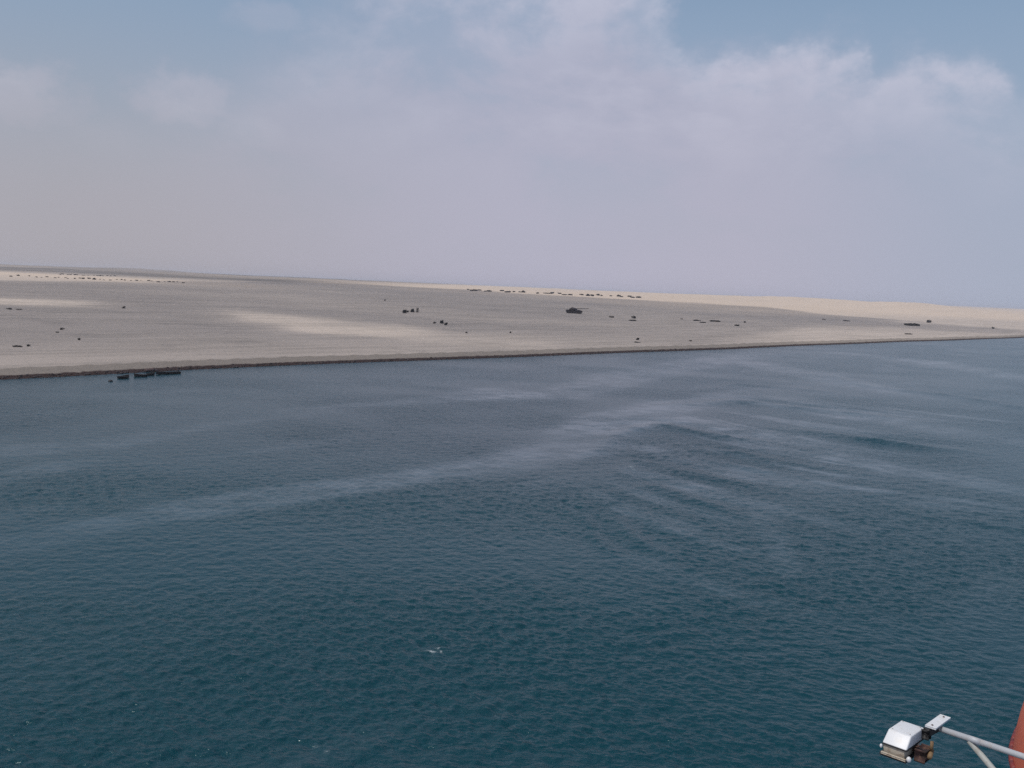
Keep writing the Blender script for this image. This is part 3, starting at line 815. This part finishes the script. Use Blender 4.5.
# housing: a lid with sloping front, corners lying in ship-aligned planes
hc = pix(906.0, 732.0, BD) - FL
def hp(a, b_, c): return hc + e1 * a + e2 * b_ + zz * c
def hexa(bm, bot, topq, bev=.006):
    v = [bm.verts.new(p_) for p_ in bot + topq]
    f = [(0, 1, 2, 3), (7, 6, 5, 4), (0, 4, 5, 1), (1, 5, 6, 2), (2, 6, 7, 3), (3, 7, 4, 0)]
    for k in f: bm.faces.new([v[i] for i in k])
    bmesh.ops.recalc_face_normals(bm, faces=bm.faces[:])
    if bev: bmesh.ops.bevel(bm, geom=bm.edges[:], offset=bev, segments=3, affect='EDGES', profile=.5)
bm = bmesh.new()
hexa(bm, [hp(-.160, -.078, -.046), hp(.105, -.078, -.046), hp(.105, .074, -.046), hp(-.160, .074, -.046)],
     [hp(-.092, -.072, .024), hp(.098, -.072, .024), hp(.098, .072, .024), hp(-.092, .070, .024)], .007)
bobj('housing', bm, M_white, fl, True)
bm = bmesh.new()
hexa(bm, [hp(-.150, -.070, -.105), hp(.075, -.070, -.105), hp(.075, .062, -.105), hp(-.150, .062, -.105)],
     [hp(-.155, -.074, -.052), hp(.09, -.074, -.052), hp(.09, .058, -.052), hp(-.155, .058, -.052)], .004)
bobj('lower_body', bm, M_beige, fl, True)
bm = bmesh.new(); box(bm, hp(-.03, 0, -.0485), (.262, .150, .006), .001, rotm); bobj('lid_gap_shade', bm, M_black, fl)  # thin black sheet painting the shadow gap under the lid
for ka in (-.075, .08):
    for kb in (-.055, .055):
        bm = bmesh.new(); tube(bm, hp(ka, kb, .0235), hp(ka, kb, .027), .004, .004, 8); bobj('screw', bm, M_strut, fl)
bm = bmesh.new(); box(bm, hp(-.036, -.004, -.114), (.256, .158, .014), .003, rotm); bez = bobj('bezel', bm, M_black, fl)
bm = bmesh.new(); box(bm, hp(-.036, -.004, -.1225), (.21, .12, .004), .0, rotm); bobj('lens', bm, M_glass, bez)
bm = bmesh.new(); box(bm, hp(-.166, .0, -.104), (.010, .146, .010), .003, rotm); bobj('rim_strip', bm, M_beige, fl)
bm = bmesh.new(); ico(bm, hp(-.150, .088, -.098), .015, 3, 0, (1, 1, 1.2), 1); bobj('clip_knob', bm, M_white, fl, True)
bm = bmesh.new(); ico(bm, hp(-.165, -.080, -.066), .009, 2, 0, (1, 1, 1.5), 2); bobj('clip_knob', bm, M_white, fl, True)
bm = bmesh.new(); tube(bm, hp(.075, .085, -.01), L_(B0) + Vector(B1) - FL + e2 * .01, .024, .022, 14); box(bm, hp(.080, .092, -.004), (.036, .036, .046), .008, rotm); bobj('swivel_joint', bm, M_black, fl, True)
bm = bmesh.new(); box(bm, hp(-.03, .125, -.085), (.10, .05, .065), .008, rotm); box(bm, hp(-.02, .088, -.07), (.03, .05, .03), .004, rotm); bobj('bracket', bm, M_brn, fl, True)
bm = bmesh.new(); tube(bm, hp(.03, .150, -.075), hp(-.07, .180, -.075), .017, .014, 14); tube(bm, hp(-.01, .165, -.06), hp(-.01, .165, .0), .010, .010, 10); bobj('cable_gland', bm, M_yel, fl, True)

# ------------------------------------------------------------------ orange lifeboat hanging at the ship's side
M_or = simple('faded_orange_gelcoat', (0.44, 0.105, 0.06), 0.5, 0.12, 2.0, dirt=(0.26, 0.06, 0.045, 1), dirt_amt=0.5)
M_dk = simple('dark_red_seam', (0.14, 0.018, 0.016), 0.6, 0.2, 6.0)
lbp = pix(1101, 828, 9.5)
lb = empty('lifeboat', lbp, math.pi / 2 - CAN)
tag(lb, 'orange covered lifeboat whose rounded end shows at the right edge behind the boom', 'lifeboat')
def lsec(t, grow=0.0):
    x = t * 7.0
    e = (1 - abs(2 * t - 1) ** 3.2) ** .5
    e = max(e, .02)
    return x, 1.22 * e ** .8 + grow, e
def upper(t):
    x, w_, e = lsec(t); out = []
    for k in range(25):
        a = math.pi * k / 24
        c_, s_ = math.cos(a), math.sin(a)
        out.append((x, math.copysign(abs(c_) ** .95, c_) * w_, abs(s_) ** .95 * 1.5 * (.45 + .55 * e)))
    return out
def lower(t):
    x, w_, e = lsec(t); out = []
    for k in range(25):
        a = math.pi * k / 24
        c_, s_ = math.cos(a), math.sin(a)
        out.append((x, math.copysign(abs(c_) ** .7, c_) * w_, -.002 - abs(s_) ** .9 * 1.15 * (.5 + .5 * e)))
    return out
ts = [.5 - .5 * math.cos(math.pi * i / 40) for i in range(41)]
bm = bmesh.new(); loft(bm, [upper(t_) for t_ in ts]); bobj('canopy', bm, M_or, lb, True)
bm = bmesh.new(); loft(bm, [lower(t_) for t_ in ts]); bobj('hull', bm, M_or, lb, True)
bm = bmesh.new()
for s_ in (-1, 1):
    P = [(lsec(t_)[0], s_ * (lsec(t_)[1] + .01), 0) for t_ in ts]
    for i in range(40): tube(bm, P[i], P[i + 1], .035, .035, 8)
bobj('rubbing_strake', bm, M_dk, lb, True)
